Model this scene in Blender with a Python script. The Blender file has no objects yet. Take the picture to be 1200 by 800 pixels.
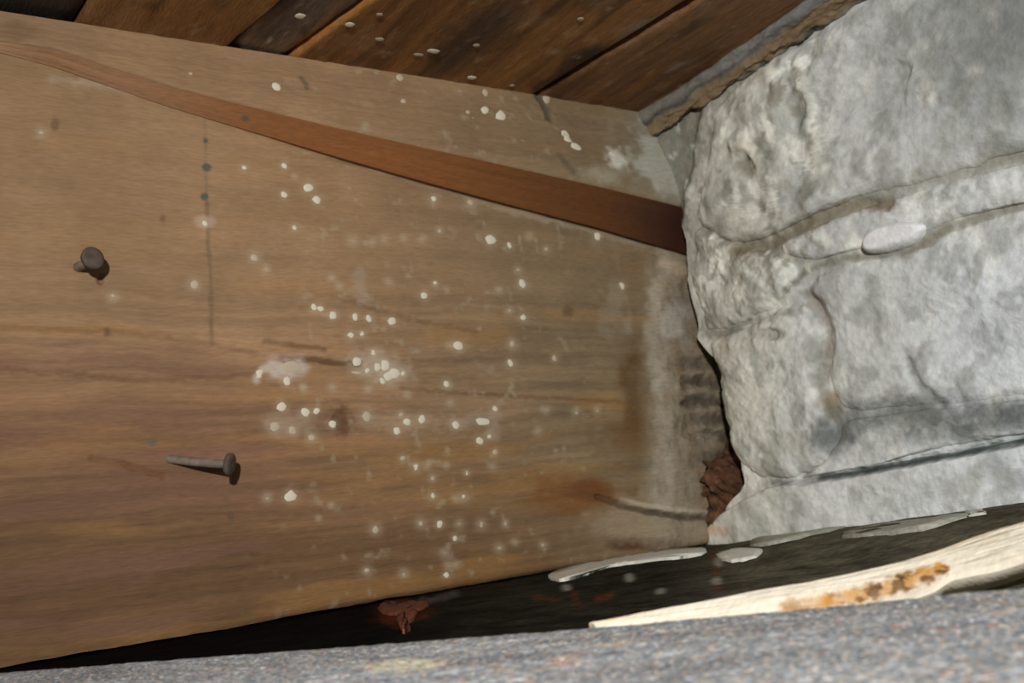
import bpy, math
import numpy as np
from mathutils import Matrix, Vector

# ------------------------------------------------------------------ camera
FPX = 1178.0
def _n(v):
    v = np.array(v, float); return v / np.linalg.norm(v)
dX = _n([1720, 26, -FPX]); dY = _n([-800, -300, -FPX]); dY = _n(dY - dX * dX.dot(dY)); dZ = np.cross(dX, dY)
M = np.array([dX, dY, dZ])            # camera axes -> world axes
sc = bpy.context.scene
cam = bpy.data.cameras.new('camera'); camo = bpy.data.objects.new('camera', cam)
sc.collection.objects.link(camo)
camo.matrix_world = Matrix([list(M[i]) + [0] for i in range(3)] + [[0, 0, 0, 1]])
cam.sensor_width = 36; cam.lens = 36 * FPX / 1200
cam.clip_start = 0.005; cam.clip_end = 20
cam.dof.use_dof = True; cam.dof.focus_distance = 0.25; cam.dof.aperture_fstop = 32
sc.camera = camo
# ------------------------------------------------------------------ light
w = bpy.data.worlds.new('world'); sc.world = w; w.use_nodes = True
w.node_tree.nodes['Background'].inputs[0].default_value = (0.80, 0.88, 1.0, 1)
w.node_tree.nodes['Background'].inputs[1].default_value = 0.10
ld = bpy.data.lights.new('flash', 'SPOT'); ld.shadow_soft_size = 0.010
ld.spot_size = math.radians(75); ld.spot_blend = 1.0
ld.energy = 7.4; ld.color = (1.0, 0.99, 0.975)
lo = bpy.data.objects.new('flash', ld); sc.collection.objects.link(lo)
lo.location = (-0.11, -0.16, 0.105)
lo.rotation_euler = (Vector((0.235, 0.285, 0.05)) - Vector(lo.location)).to_track_quat('-Z', 'Y').to_euler()
sc.view_settings.view_transform = 'Standard'; sc.view_settings.look = 'None'
sc.view_settings.gamma = 1; sc.view_settings.exposure = 0.25; sc.view_settings.use_curve_mapping = False

# ------------------------------------------------------------------ helpers
def ray(x, y): return M @ np.array([x - 600., -(y - 400.), -FPX])
def onY(x, y, D): r = ray(x, y); return r * D / r[1]
def onZ(x, y, D): r = ray(x, y); return r * D / r[2]
def onX(x, y, D): r = ray(x, y); return r * D / r[0]
def proj(P):                          # world points -> photograph pixels (to place what was measured)
    c = P @ M
    d = np.where(c[..., 2] < -1e-3, -c[..., 2], 1e-3)
    return 600 + FPX * c[..., 0] / d, 400 - FPX * c[..., 1] / d

YJ, WX, CZ, BZ = 0.300, 0.2957, 0.1613, -0.0233   # joist face, wall face, ceiling, joist underside

def _h(ix, iy, s):
    v = np.sin(ix * 127.1 + iy * 311.7 + s * 74.7) * 43758.5453
    return v - np.floor(v)
def vn(x, y, s=0):
    x = np.asarray(x, float); y = np.asarray(y, float)
    ix = np.floor(x); iy = np.floor(y); fx = x - ix; fy = y - iy
    fx = fx * fx * (3 - 2 * fx); fy = fy * fy * (3 - 2 * fy)
    a = _h(ix, iy, s); b = _h(ix + 1, iy, s); c = _h(ix, iy + 1, s); d = _h(ix + 1, iy + 1, s)
    return (a + (b - a) * fx) * (1 - fy) + (c + (d - c) * fx) * fy
def fbm(x, y, s=0, o=4):
    t = 0; a = .5; n = 0
    for k in range(o):
        t = t + a * vn(x * 2 ** k + 17 * k, y * 2 ** k - 9 * k, s + k); n += a; a *= .55
    return t / n * 2 - 1
def ss(a, b, x):
    t = np.clip((x - a) / (b - a), 0, 1); return t * t * (3 - 2 * t)
def lin(r, g, b):
    c = np.array([r, g, b]) / 255.; return np.where(c <= .04045, c / 12.92, ((c + .055) / 1.055) ** 2.4)
K = 1.14   # albedo over displayed value
def alb(r, g, b): return np.clip(lin(r, g, b) * K, 0, .85)
def mix(C, col, m): m = np.clip(m, 0, 1)[..., None]; return C * (1 - m) + np.asarray(col) * m
def blob(px, py, cx, cy, rx, ry, ang=0, soft=.35, wob=.35, s=0, f=14.):
    a = math.radians(ang); u = (px - cx) * math.cos(a) + (py - cy) * math.sin(a); v = -(px - cx) * math.sin(a) + (py - cy) * math.cos(a)
    r = np.sqrt((u / rx) ** 2 + (v / ry) ** 2) + wob * fbm(px / f, py / f, s + 3)
    return 1 - ss(1 - soft, 1 + soft, r)
def stroke(px, py, pts, wd, soft=1.0, wob=2.0, s=0, mod=.5):
    qx = px + wob * fbm(px / 9, py / 9, s); qy = py + wob * fbm(px / 9, py / 9, s + 50)
    best = np.full(px.shape, 1e9)
    for (x0, y0), (x1, y1) in zip(pts[:-1], pts[1:]):
        L = (x1 - x0) ** 2 + (y1 - y0) ** 2
        t = np.clip(((qx - x0) * (x1 - x0) + (qy - y0) * (y1 - y0)) / L, 0, 1)
        best = np.minimum(best, np.hypot(qx - x0 - t * (x1 - x0), qy - y0 - t * (y1 - y0)))
    wd = wd * (1 + .8 * mod * fbm(px / 13, py / 13, s + 70))
    return (1 - ss(wd * (1 - .7 * soft), wd * (1 + .9 * soft), best)) * (1 - mod * (.5 - .9 * fbm(px / 19, py / 19, s + 90))).clip(0, 1)

def mat_attr(name, rough=.8, bump=.25, scale=900., stretch=(1, 1, 1), vary=.18, spec=.25):
    m = bpy.data.materials.new(name); m.use_nodes = True; nt = m.node_tree; N = nt.nodes; L = nt.links
    b = N['Principled BSDF']; b.inputs['Roughness'].default_value = rough; b.inputs['Specular IOR Level'].default_value = spec
    at = N.new('ShaderNodeAttribute'); at.attribute_name = 'Col'
    tc = N.new('ShaderNodeTexCoord'); mp = N.new('ShaderNodeMapping'); mp.inputs['Scale'].default_value = stretch
    no = N.new('ShaderNodeTexNoise'); no.inputs['Scale'].default_value = scale; no.inputs['Detail'].default_value = 5
    L.new(tc.outputs['Object'], mp.inputs[0]); L.new(mp.outputs[0], no.inputs['Vector'])
    mr = N.new('ShaderNodeMapRange'); mr.inputs[1].default_value = .3; mr.inputs[2].default_value = .7
    mr.inputs[3].default_value = 1 - vary; mr.inputs[4].default_value = 1 + vary
    L.new(no.outputs[0], mr.inputs[0])
    mu = N.new('ShaderNodeVectorMath'); mu.operation = 'SCALE'
    L.new(at.outputs['Color'], mu.inputs[0]); L.new(mr.outputs[0], mu.inputs['Scale']); L.new(mu.outputs[0], b.inputs['Base Color'])
    bp = N.new('ShaderNodeBump'); bp.inputs['Strength'].default_value = bump; bp.inputs['Distance'].default_value = .0006
    L.new(no.outputs[0], bp.inputs['Height']); L.new(bp.outputs[0], b.inputs['Normal'])
    return m
def mat_plain(name, col, rough=.7, vary=.3, scale=700., metal=0., bump=.3):
    m = bpy.data.materials.new(name); m.use_nodes = True; nt = m.node_tree; N = nt.nodes; L = nt.links
    b = N['Principled BSDF']; b.inputs['Roughness'].default_value = rough; b.inputs['Metallic'].default_value = metal
    b.inputs['Specular IOR Level'].default_value = .25
    tc = N.new('ShaderNodeTexCoord'); no = N.new('ShaderNodeTexNoise'); no.inputs['Scale'].default_value = scale
    L.new(tc.outputs['Object'], no.inputs['Vector'])
    cr = N.new('ShaderNodeValToRGB'); cr.color_ramp.elements[0].position = .3; cr.color_ramp.elements[1].position = .7
    c = np.array(col); cr.color_ramp.elements[0].color = list(np.clip(c * (1 - vary), 0, 1)) + [1]; cr.color_ramp.elements[1].color = list(np.clip(c * (1 + vary), 0, 1)) + [1]
    L.new(no.outputs[0], cr.inputs[0]); L.new(cr.outputs[0], b.inputs['Base Color'])
    bp = N.new('ShaderNodeBump'); bp.inputs['Strength'].default_value = bump; bp.inputs['Distance'].default_value = .0003
    L.new(no.outputs[0], bp.inputs['Height']); L.new(bp.outputs[0], b.inputs['Normal'])
    return m

def mesh_obj(name, V, Fc, mat, parent=None, col=None, smooth=True):
    me = bpy.data.meshes.new(name); me.from_pydata([tuple(v) for v in V], [], Fc)
    if col is not None:
        a = me.color_attributes.new('Col', 'FLOAT_COLOR', 'POINT')
        c = np.ones((len(V), 4), np.float32); c[:, :3] = col; a.data.foreach_set('color', c.ravel())
    if smooth: me.polygons.foreach_set('use_smooth', [True] * len(me.polygons))
    me.materials.append(mat); me.update()
    o = bpy.data.objects.new(name, me); sc.collection.objects.link(o)
    if parent is not None: o.parent = parent
    return o
def sheet(name, P, C, mat, back, parent=None):
    """closed slab: a dense modelled front face, its rim carried back by vector `back`"""
    ny, nx = P.shape[:2]
    I = np.arange(ny * nx).reshape(ny, nx)
    F = np.stack([I[:-1, :-1], I[:-1, 1:], I[1:, 1:], I[1:, :-1]], -1).reshape(-1, 4).tolist()
    rim = np.concatenate([I[0, :], I[1:, -1], I[-1, -2::-1], I[-2:0:-1, 0]])
    V = P.reshape(-1, 3); Cc = C.reshape(-1, 3)
    rv = V[rim]; bv = rv + np.array(back); n0 = len(V); n = len(rim)
    V = np.concatenate([V, rv, bv]); Cc = np.concatenate([Cc, Cc[rim], Cc[rim]])
    for k in range(n):
        j = (k + 1) % n; F.append([n0 + j, n0 + k, n0 + n + k, n0 + n + j])
    # back closed with a ladder of quads between opposite rim points
    F.append([n0 + n + k for k in range(n)][::-1])
    return mesh_obj(name, V, F, mat, parent, Cc)
def thing(o, label, cat, group=None):
    o['label'] = label; o['category'] = cat
    if group: o['group'] = group
    return o
def empty(name, loc):
    o = bpy.data.objects.new(name, None); sc.collection.objects.link(o); o.location = loc; o.empty_display_size = .01
    return o
def child_of(o, p):
    o.parent = p; o.matrix_parent_inverse = Matrix.Translation(-Vector(p.location)); return o

# ------------------------------------------------------------------ materials
M_wood = mat_attr('weathered_timber', .75, .35, 260., (1, 1, 7), .13)
M_ceil = mat_attr('dark_board', .7, .45, 260., (6, 1, 1), .22)
M_strip = mat_attr('reddish_wood', .55, .2, 300., (1, 1, 8), .16)
M_wall = mat_attr('limewashed_masonry', .9, .7, 500., (1, 1, 1), .10, .15)
M_beam = mat_attr('grey_weathered', .7, .8, 1300., (1, 1, 1), .30, .25)
def speckle(m, layers):
    nt = m.node_tree; N = nt.nodes; L = nt.links; b = N['Principled BSDF']
    src = b.inputs['Base Color'].links[0].from_socket; tc = [n for n in N if n.type == 'TEX_COORD'][0]
    for k, (scale, lo_, hi_, col, amt) in enumerate(layers):
        no = N.new('ShaderNodeTexNoise'); no.inputs['Scale'].default_value = scale; no.inputs['Detail'].default_value = 2
        mp = N.new('ShaderNodeMapping'); mp.inputs['Location'].default_value = (k * 3.1, k * 1.7, 0)
        L.new(tc.outputs['Object'], mp.inputs[0]); L.new(mp.outputs[0], no.inputs['Vector'])
        mr = N.new('ShaderNodeMapRange'); mr.inputs[1].default_value = lo_; mr.inputs[2].default_value = hi_; mr.inputs[4].default_value = amt
        L.new(no.outputs[0], mr.inputs[0])
        mx = N.new('ShaderNodeMix'); mx.data_type = 'RGBA'; mx.inputs['B'].default_value = list(col) + [1]
        L.new(mr.outputs[0], mx.inputs['Factor']); L.new(src, mx.inputs['A']); src = mx.outputs['Result']
    L.new(src, b.inputs['Base Color'])
speckle(M_beam, [(1100, .48, .62, alb(92, 98, 108), .55), (1200, .55, .66, alb(226, 200, 166) * 1.2, .6), (1500, .58, .68, alb(235, 235, 230) * 1.3, .7),
                 (900, .66, .72, alb(210, 130, 92) * 1.2, .6)])
M_felt = mat_attr('black_coating', 1.0, .6, 500., (1, 1, 1), .3, .02)
M_lath = mat_attr('split_pale_wood', .6, .3, 500., (1, 5, 1), .10)
M_sp = mat_plain('lime_speck', alb(206, 198, 176), .8, .10)
M_spd = mat_plain('dull_lime_speck', alb(180, 164, 142), .85, .10)
M_rust = mat_plain('rusty_iron', alb(112, 100, 88), .7, .3, 350.)
M_rustd = mat_plain('dark_iron', alb(80, 69, 60), .7, .3, 350.)
M_flake = mat_plain('rust_flake', alb(104, 58, 38), .9, .5, 500.)
M_white = mat_plain('white_paint', np.array([.72, .71, .62]), .7, .12, 600.)
M_greyp = mat_plain('grey_paint', alb(158, 156, 142), .7, .25, 600.)
M_rot = mat_attr('rotten_wood', .9, .9, 500., (1, 1, 1), .35)

# ------------------------------------------------------------------ joist colour, shared by joist and upper board
# lime specks measured on the joist: x, y, radius
J = [(286,197,4),(333,194,4),(345,207,3),(361,219,6),(371,234,5),(333,228,4),(345,267,4),(240,262,4),
 (368,360,4),(376,362,4),(390,369,5),(336,446,5),(355,453,3),(389,454,4),(330,476,5.5),(358,483,5.5),(371,481,4),(390,497,5),
 (473,279,3.5),(575,281,6),(597,288,4),(510,333,4),(497,346,5),(416,371,4),(432,373,4),(459,376,5),(411,393,5),(424,391,4),(418,423,6),(437,413,5),
 (451,428,6),(462,437,7),(448,446,4),(472,437,4),(430,434,4),(442,430,5),(455,440,6),(537,405,6),(598,426,5),(523,450,5),(477,494,5),(494,491,5),(465,505,4.5),
 (534,498,5),(573,510,4.5),(562,516,5),(487,547,5),(500,546,4),(547,554,3.5),(507,581,5),(543,583,5),(515,614,5),(340,581,7),(729,335,4.5),(700,277,5),
 (612,333,6),(613,372,4.5),(523,674,4),(533,630,4),(508,233,5),(580,478,4)]
JD = [(48,156,5),(298,302,6),(312,315,4),(228,333,6),(132,348,5),(388,325,4),(397,335,4),(322,500,8),(343,504,6),(365,513,6),(414,282,5),(436,283,4),(450,280,4),
 (495,280,4),(620,277,4),(607,316,4),(597,364,4),(527,404,4),(600,403,5),(430,488,8),(470,485,4),(580,530,4),(472,537,4),(523,545,3),(577,546,4),(507,560,4),
 (533,584,4),(493,613,5),(538,614,4.5),(564,614,5),(592,613,4),(440,620,6),(521,648,5),(585,642,5),(430,669,5),(473,672,5),(534,662,4),(525,662,4),(636,638,4),
 (603,635,4),(313,583,5),(387,592,3),(373,607,3),(551,238,6),(355,455,4),(640,292,4),(430,455,4),(477,462,4),(527,472,4),(640,480,4),(630,505,4),(650,420,4),(700,480,4),(675,482,4),(455,330,4),(515,270,4),(585,340,4)]
def joist_colour(P):
    px, py = proj(P); X = P[..., 0]; Z = P[..., 2]
    C = np.ones(px.shape + (3,)) * alb(141, 112, 82)
    C = mix(C, alb(117, 100, 75), ss(380, 720, px) * .95)                     # greyer toward the wall
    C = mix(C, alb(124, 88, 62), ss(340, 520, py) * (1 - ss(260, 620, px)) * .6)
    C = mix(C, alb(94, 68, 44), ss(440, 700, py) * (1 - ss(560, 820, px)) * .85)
    zz = Z + .0018 * fbm(X * 30, Z * 30, 5) + .02 * X
    g = fbm(X * 22, zz * 620, 1, 3); g2 = fbm(X * 9, zz * 190, 2, 3); g3 = fbm(X * 60, zz * 60, 4, 4)
    amp = .40 + .75 * ss(320, 420, py)
    g4 = fbm(X * 26 + 7, zz * 330, 61, 4)
    g5 = fbm(X * 40, zz * 800, 62, 3)
    C = C * (1 + (.16 * g * amp + .20 * g2 * amp + .18 * g3 + .20 * g4 * amp + .16 * g5 * amp))[..., None]
    C = mix(C, alb(150, 112, 62), ss(.05, .5, fbm(X * 16, zz * 120, 8)) * (.15 + .3 * ss(300, 400, py)))
    C = mix(C, alb(116, 84, 66), ss(.05, .5, fbm(X * 14, zz * 120, 11)) * .6 * ss(330, 420, py) * (1 - ss(500, 620, px)))
    # grain band and checks
    d = alb(96, 66, 44)
    C = mix(C, d, stroke(px, py, [(0, 384), (120, 388), (240, 402), (300, 414)], 3, wob=3) * .45)
    C = mix(C, d, stroke(px, py, [(0, 432), (90, 438), (160, 446), (300, 438)], 3, wob=4) * .5)
    C = mix(C, alb(70, 46, 30), stroke(px, py, [(310, 400), (345, 405), (380, 409)], 2.5) * .6)
    C = mix(C, alb(66, 46, 30), stroke(px, py, [(330, 420), (365, 421), (400, 426), (425, 427)], 3) * .85)
    C = mix(C, d, stroke(px, py, [(400, 350), (470, 372), (560, 388)], 2.5, wob=3) * .45)
    C = mix(C, d, stroke(px, py, [(470, 455), (560, 462), (680, 468), (780, 474)], 2, wob=2) * .6)
    C = mix(C, d, stroke(px, py, [(480, 490), (570, 488)], 2, wob=2) * .4)
    C = mix(C, d, stroke(px, py, [(0, 520), (150, 514), (330, 520)], 2.5, wob=4) * .3)
    C = mix(C, alb(84, 56, 36), blob(px, py, 400, 492, 11, 14, 0, .6, .8, 2, 9) * .7)
    C = mix(C, alb(84, 56, 36), blob(px, py, 372, 488, 22, 4, s=3) * .5)
    C = mix(C, alb(104, 68, 36), stroke(px, py, [(108, 538), (145, 543), (165, 550), (192, 558)], 3) * .75)
    C = mix(C, alb(88, 84, 76), blob(px, py, 178, 517, 6, 6) * .7)
    for (a, b, r) in [(65, 145, 7), (190, 256, 5), (118, 328, 5), (270, 605, 5), (125, 390, 5), (665, 365, 8), (810, 310, 4)]:
        C = mix(C, alb(86, 62, 42), blob(px, py, a, b, r * .8, r, 0, .5, .7, a, 7) * .55)
    # dotted drip line down the face
    C = mix(C, alb(70, 74, 66), stroke(px, py, [(240, 140), (242, 240)], 1.6, wob=1.5) * .4)
    for (a, b, r) in [(241, 165, 3), (242, 196, 5), (240, 230, 4)]:
        C = mix(C, alb(68, 76, 70), blob(px, py, a, b, r * 1.1, r) * .85)
    C = mix(C, alb(84, 72, 58), stroke(px, py, [(242, 240), (247, 330), (248, 402)], 2.2, wob=2) * .55)
    C = mix(C, alb(98, 80, 60), stroke(px, py, [(262, 560), (270, 615)], 2.5, wob=2) * .4)
    C = mix(C, alb(180, 154, 138), blob(px, py, 240, 260, 12, 7) * .5)
    # faint lime bloom
    C = mix(C, alb(170, 160, 135), ss(.30, .8, fbm(X * 260, Z * 260, 21, 3)) * .35 * ss(250, 420, px) * (1 - ss(640, 740, px)))
    C = mix(C, alb(168, 156, 140), ss(.1, .6, fbm(X * 90, Z * 90, 23, 3)) * .3 * ss(640, 760, px))
    C = mix(C, alb(170, 158, 148), stroke(px, py, [(420, 320), (425, 350)], 7) * .3)
    C = mix(C, alb(182, 168, 148), stroke(px, py, [(60, 92), (150, 104), (260, 138), (420, 188), (600, 246), (700, 272), (780, 290), (815, 305)], 4, wob=4) * .35)
    C = mix(C, alb(186, 172, 160), stroke(px, py, [(322, 431), (350, 430)], 10, wob=4, mod=.15) * .9)
    C = mix(C, alb(182, 168, 152), stroke(px, py, [(300, 444), (306, 434), (320, 428)], 4, wob=3, mod=.1) * .85)
    C = mix(C, alb(172, 158, 138), blob(px, py, 445, 430, 32, 16, 15, .6, .5, 77, 8) * .6)
    C = mix(C, alb(160, 140, 116), blob(px, py, 345, 495, 30, 14, 0, .6, .6, 78, 8) * .45)
    C = mix(C, alb(160, 140, 112), blob(px, py, 480, 495, 40, 10, 0, .6, .6, 79, 8) * .45)
    C = mix(C, alb(164, 148, 130), stroke(px, py, [(530, 497), (580, 488), (578, 510)], 6, wob=4) * .5)
    C = mix(C, alb(100, 80, 66), blob(px, py, 575, 420, 45, 14, 0, .7, .4, 80, 14) * .35)
    for (a, b, r_), kk in [(q, .42) for q in J] + [(q, .45) for q in JD]:
        m_ = (np.abs(px - a) < 3 * r_) & (np.abs(py - b) < 3 * r_)
        if m_.any():
            d_ = np.hypot(px[m_] - a, py[m_] - b) / r_
            w_ = (kk * np.exp(-(d_ / 1.35) ** 2))[:, None]; C[m_] = C[m_] * (1 - w_) + alb(176, 160, 134) * w_
    # rot near the wall
    C = mix(C, alb(88, 62, 30), blob(px, py, 745, 462, 18, 50, 0, .5, .45, 7) * .8)
    C = mix(C, alb(104, 76, 42), blob(px, py, 730, 510, 40, 22, 0, .6, .4, 8) * .55)
    C = mix(C, alb(116, 76, 36), blob(px, py, 668, 580, 56, 22, 5, .7, .6, 9, 22) * .8)
    C = mix(C, alb(98, 58, 26), blob(px, py, 690, 572, 26, 12, 5, .7, .6, 19) * .7)
    C = mix(C, alb(70, 42, 24), blob(px, py, 745, 636, 34, 8, -3, .4, .3, 10) * .85)
    C = mix(C, alb(160, 145, 122), blob(px, py, 770, 612, 70, 26, 0, .5, .4, 12) * .5)
    # lime wash run down the end of the joist
    lw = ss(742, 775, px + 10 * fbm(X * 50, Z * 50, 31)) * ss(270, 330, py) * (1 - ss(600, 660, py))
    C = mix(C, alb(142, 132, 114), lw * (.55 + .6 * fbm(X * 220, Z * 50, 35)).clip(0, 1))
    C = mix(C, alb(190, 182, 165), stroke(px, py, [(778, 300), (770, 350), (765, 400), (775, 450), (778, 520), (775, 590)], 9, wob=9, s=3) * .4)
    C = mix(C, alb(190, 168, 146), stroke(px, py, [(776, 308), (800, 318)], 6) * .7)
    C = mix(C, alb(180, 176, 166), blob(px, py, 788, 375, 16, 22, 30, s=4) * .5)
    C = mix(C, alb(104, 98, 88), stroke(px, py, [(800, 340), (806, 420)], 10, wob=5) * .4)
    for (yy, x0, x1, a) in [(425, 798, 846, .55), (446, 806, 852, .75), (470, 800, 856, .95), (490, 812, 850, .75), (508, 830, 862, .6), (536, 822, 866, .6)]:
        C = mix(C, alb(48, 40, 32), stroke(px, py, [(x0, yy), (x1, yy + 3)], 5.5, wob=6, s=yy) * a)
    C = mix(C, alb(66, 42, 26), ss(826, 850, px + 8 * fbm(X * 200, Z * 200, 33)) * ss(500, 540, py) * .85)
    C = mix(C, alb(58, 50, 42), ss(842, 862, px) * .8)
    C = mix(C, alb(52, 40, 30), stroke(px, py, [(700, 582), (725, 590), (760, 600), (800, 606), (832, 606)], 3, wob=1.5) * .95)
    C = mix(C, alb(196, 184, 160), stroke(px, py, [(728, 586), (765, 593), (800, 599), (826, 601)], 2.5, wob=1) * .5)
    C = mix(C, alb(98, 66, 36), blob(px, py, 690, 582, 40, 5, 8) * .6)
    # upper board
    C = mix(C, alb(112, 86, 60), blob(px, py, 20, 38, 26, 12, s=5) * .4)
    C = mix(C, alb(74, 68, 56), stroke(px, py, [(626, 106), (634, 118), (640, 130), (641, 142)], 3.4, wob=4, mod=.2) * .85)
    C = mix(C, alb(74, 68, 56), stroke(px, py, [(645, 188), (655, 204), (665, 213)], 3, wob=2) * .6)
    C = mix(C, alb(84, 74, 58), stroke(px, py, [(350, 92), (357, 99), (358, 106)], 2.6, wob=3) * .8)
    up = 1 - ss(-4, 4, py - (250 + (px - 800) * .22))
    C = mix(C, alb(178, 178, 165), blob(px, py, 768, 200, 26, 50, -25, .6, .9, 13, 14) * .9 * up)
    C = mix(C, alb(200, 198, 184), blob(px, py, 714, 193, 11, 15, -20, .6, .7, 5, 8) * .9 * up)
    C = mix(C, alb(170, 165, 144), blob(px, py, 692, 212, 20, 11, 0, .7, .7, 4, 9) * .5 * up)
    C = mix(C, alb(150, 148, 132), ss(690, 800, px) * .5 * up)
    C = mix(C, alb(92, 94, 88), ss(782, 800, px + 5 * fbm(px / 20, py / 20, 3)) * up * .75)
    return np.clip(C, .01, .85)
def joist_relief(P):
    px, py = proj(P); X = P[..., 0]; Z = P[..., 2]
    zz = Z + .0018 * fbm(X * 30, Z * 30, 5) + .02 * X
    h = .00018 * fbm(X * 22, zz * 620, 1, 3) + .0002 * fbm(X * 9, zz * 190, 2, 3)
    lw = ss(745, 780, px) * ss(270, 330, py)
    h = h + lw * (.0012 + .0012 * fbm(X * 110, Z * 110, 41, 4))
    for q, wd, dp in [([(330, 420), (365, 421), (400, 426), (425, 427)], 3, .0008), ([(700, 582), (725, 590), (760, 600), (800, 606), (832, 606)], 3, .0016),
                      ([(108, 538), (145, 543), (165, 550), (192, 558)], 3, .0006), ([(628, 108), (636, 122), (645, 142)], 3, .0008)]:
        h = h - dp * stroke(px, py, q, wd)
    h = h - .0012 * blob(px, py, 118, 326, 3.5, 6) - .0012 * blob(px, py, 400, 492, 9, 11, s=2) * .5
    for yy in (425, 446, 470, 490, 508): h = h - .0015 * stroke(px, py, [(804, yy), (856, yy + 3)], 5.5, wob=6, s=yy)
    # ragged lower edge
    return h

TOP = [(-300, 0), (0, 50), (60, 58), (100, 71), (200, 104), (300, 131), (400, 157), (500, 181), (600, 205), (700, 229), (810, 256), (900, 278)]
BOT = [(-300, 8), (0, 62), (60, 78), (100, 92), (200, 126), (300, 156), (400, 186), (500, 214), (600, 241), (700, 267), (810, 300), (900, 326)]
def line_z(pts):
    q = np.array([onY(x, y, YJ) for x, y in pts]); return lambda X: np.interp(X, q[:, 0], q[:, 2])
zt, zb = line_z(TOP), line_z(BOT)
def step(X): return .0006 + .0075 * ss(.03, .30, X)     # how far the upper board stands proud

X = np.linspace(-.06, .335, 860); T = np.linspace(0, 1, 420)
XX, TT = np.meshgrid(X, T)
lowz = BZ + .0006 * fbm(XX * 60, XX * 0, 71)
ZZ = zb(XX) * (1 - TT) + lowz * TT
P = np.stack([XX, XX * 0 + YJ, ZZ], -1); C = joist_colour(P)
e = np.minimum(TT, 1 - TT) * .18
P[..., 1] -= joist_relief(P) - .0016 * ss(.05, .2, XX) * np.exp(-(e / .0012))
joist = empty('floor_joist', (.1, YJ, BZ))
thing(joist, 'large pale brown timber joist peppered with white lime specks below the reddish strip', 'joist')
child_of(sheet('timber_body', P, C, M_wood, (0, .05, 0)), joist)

T = np.linspace(0, 1, 60); XX, TT = np.meshgrid(X, T)
ZZ = CZ * (1 - TT) + (zt(XX)) * TT
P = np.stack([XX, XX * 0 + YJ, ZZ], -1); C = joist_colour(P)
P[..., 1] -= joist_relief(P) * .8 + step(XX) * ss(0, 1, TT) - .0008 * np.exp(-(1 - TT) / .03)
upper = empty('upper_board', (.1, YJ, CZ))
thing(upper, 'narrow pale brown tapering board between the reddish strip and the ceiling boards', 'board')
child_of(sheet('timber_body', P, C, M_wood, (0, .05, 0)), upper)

# reddish strip: sloping face between the proud board above and the joist below
T = np.linspace(0, 1, 24); XX, TT = np.meshgrid(np.linspace(-.12, .33, 420), T)
ZZ = zt(XX) * (1 - TT) + zb(XX) * TT
P = np.stack([XX, YJ - (step(XX) - .0005) * (1 - TT) - .0004, ZZ], -1)
P[..., 1] += .0003 * fbm(XX * 20, TT * 8, 7)
px, py = proj(P)
C = np.ones(px.shape + (3,)) * alb(128, 93, 63)
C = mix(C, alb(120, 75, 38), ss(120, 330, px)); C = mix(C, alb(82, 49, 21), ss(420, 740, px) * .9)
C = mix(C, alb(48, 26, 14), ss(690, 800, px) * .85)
C = C * (1 + .18 * fbm(XX * 14, TT * 9 + XX * 8, 3))[..., None]
C = mix(C, alb(100, 54, 28), ss(.2, .6, fbm(XX * 12, TT * 14, 9)) * .35)
C = mix(C, alb(60, 62, 58), blob(px, py, 287, 138, 4, 4) * .6)
C = mix(C, alb(148, 114, 84), 1 - ss(-20, 60, px))
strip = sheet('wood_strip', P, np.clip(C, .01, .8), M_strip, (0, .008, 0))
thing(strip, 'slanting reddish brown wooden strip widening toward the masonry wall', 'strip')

# ------------------------------------------------------------------ lime specks
rng = np.random.RandomState(4)
def speck_mesh(k, mat):
    n = 9; V = []; F = []
    prof = [(1.0, 0.0), (.9, .42), (.55, .75)]
    ph = rng.rand(n) * .3 + .85
    for r, h in prof:
        for i in range(n):
            a = 2 * math.pi * i / n; rr = r * (ph[i] * (1 if r > .8 else 1) + (1 - ph[i]) * (1 - r))
            V.append((rr * math.cos(a), -h, rr * math.sin(a)))
    V.append((0.05, -.9, 0))
    for q in range(2):
        for i in range(n):
            j = (i + 1) % n; F.append([q * n + i, q * n + j, (q + 1) * n + j, (q + 1) * n + i])
    for i in range(n): F.append([2 * n + i, 2 * n + (i + 1) % n, 3 * n])
    F.append(list(range(n))[::-1])
    me = bpy.data.meshes.new('lime_speck'); me.from_pydata(V, [], F); me.materials.append(mat)
    me.polygons.foreach_set('use_smooth', [True] * len(F)); me.update(); return me
SM = [speck_mesh(k, M_sp) for k in range(5)]; SD = [speck_mesh(k, M_spd) for k in range(4)]
def speck(x, y, r, root, plane='Y', stretch=1., tilt=0., dull=False, d=None):
    if plane == 'Y':
        p = onY(x, y, YJ); p[1] = YJ + .0002 - (step(p[0]) * np.clip((CZ - p[2]) / (CZ - zt(p[0])), 0, 1) ** 1 if p[2] > zt(p[0]) else 0)
        if x > 745: p[1] -= .001
    elif plane == 'Z': p = onZ(x, y, d)
    else: p = onX(x, y, d)
    s = r * np.linalg.norm(p) / FPX * (.85 if dull else 1.0)
    o = bpy.data.objects.new('lime_speck', (SD if dull else SM)[rng.randint(4)])
    sc.collection.objects.link(o)
    R = Matrix.Rotation(0, 4, 'X') if plane == 'Y' else (Matrix.Rotation(math.radians(90), 4, 'X') if plane == 'Z' else Matrix.Rotation(math.radians(-90), 4, 'Z'))
    mw = Matrix.Translation(Vector(p)) @ R @ Matrix.Rotation(tilt, 4, 'Y') @ Matrix.Diagonal((s * stretch, s * .28, s, 1))
    o.parent = root; o.matrix_parent_inverse = Matrix.Translation(-Vector(root.location)); o.matrix_basis = mw
    return o
for x, y, r in J: speck(x, y, r, joist, stretch=1 + .3 * rng.rand(), tilt=rng.rand() * 3)
for x, y, r in JD: speck(x, y, r * .9, joist, stretch=1 + .4 * rng.rand(), tilt=rng.rand() * 3, dull=True)
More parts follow.
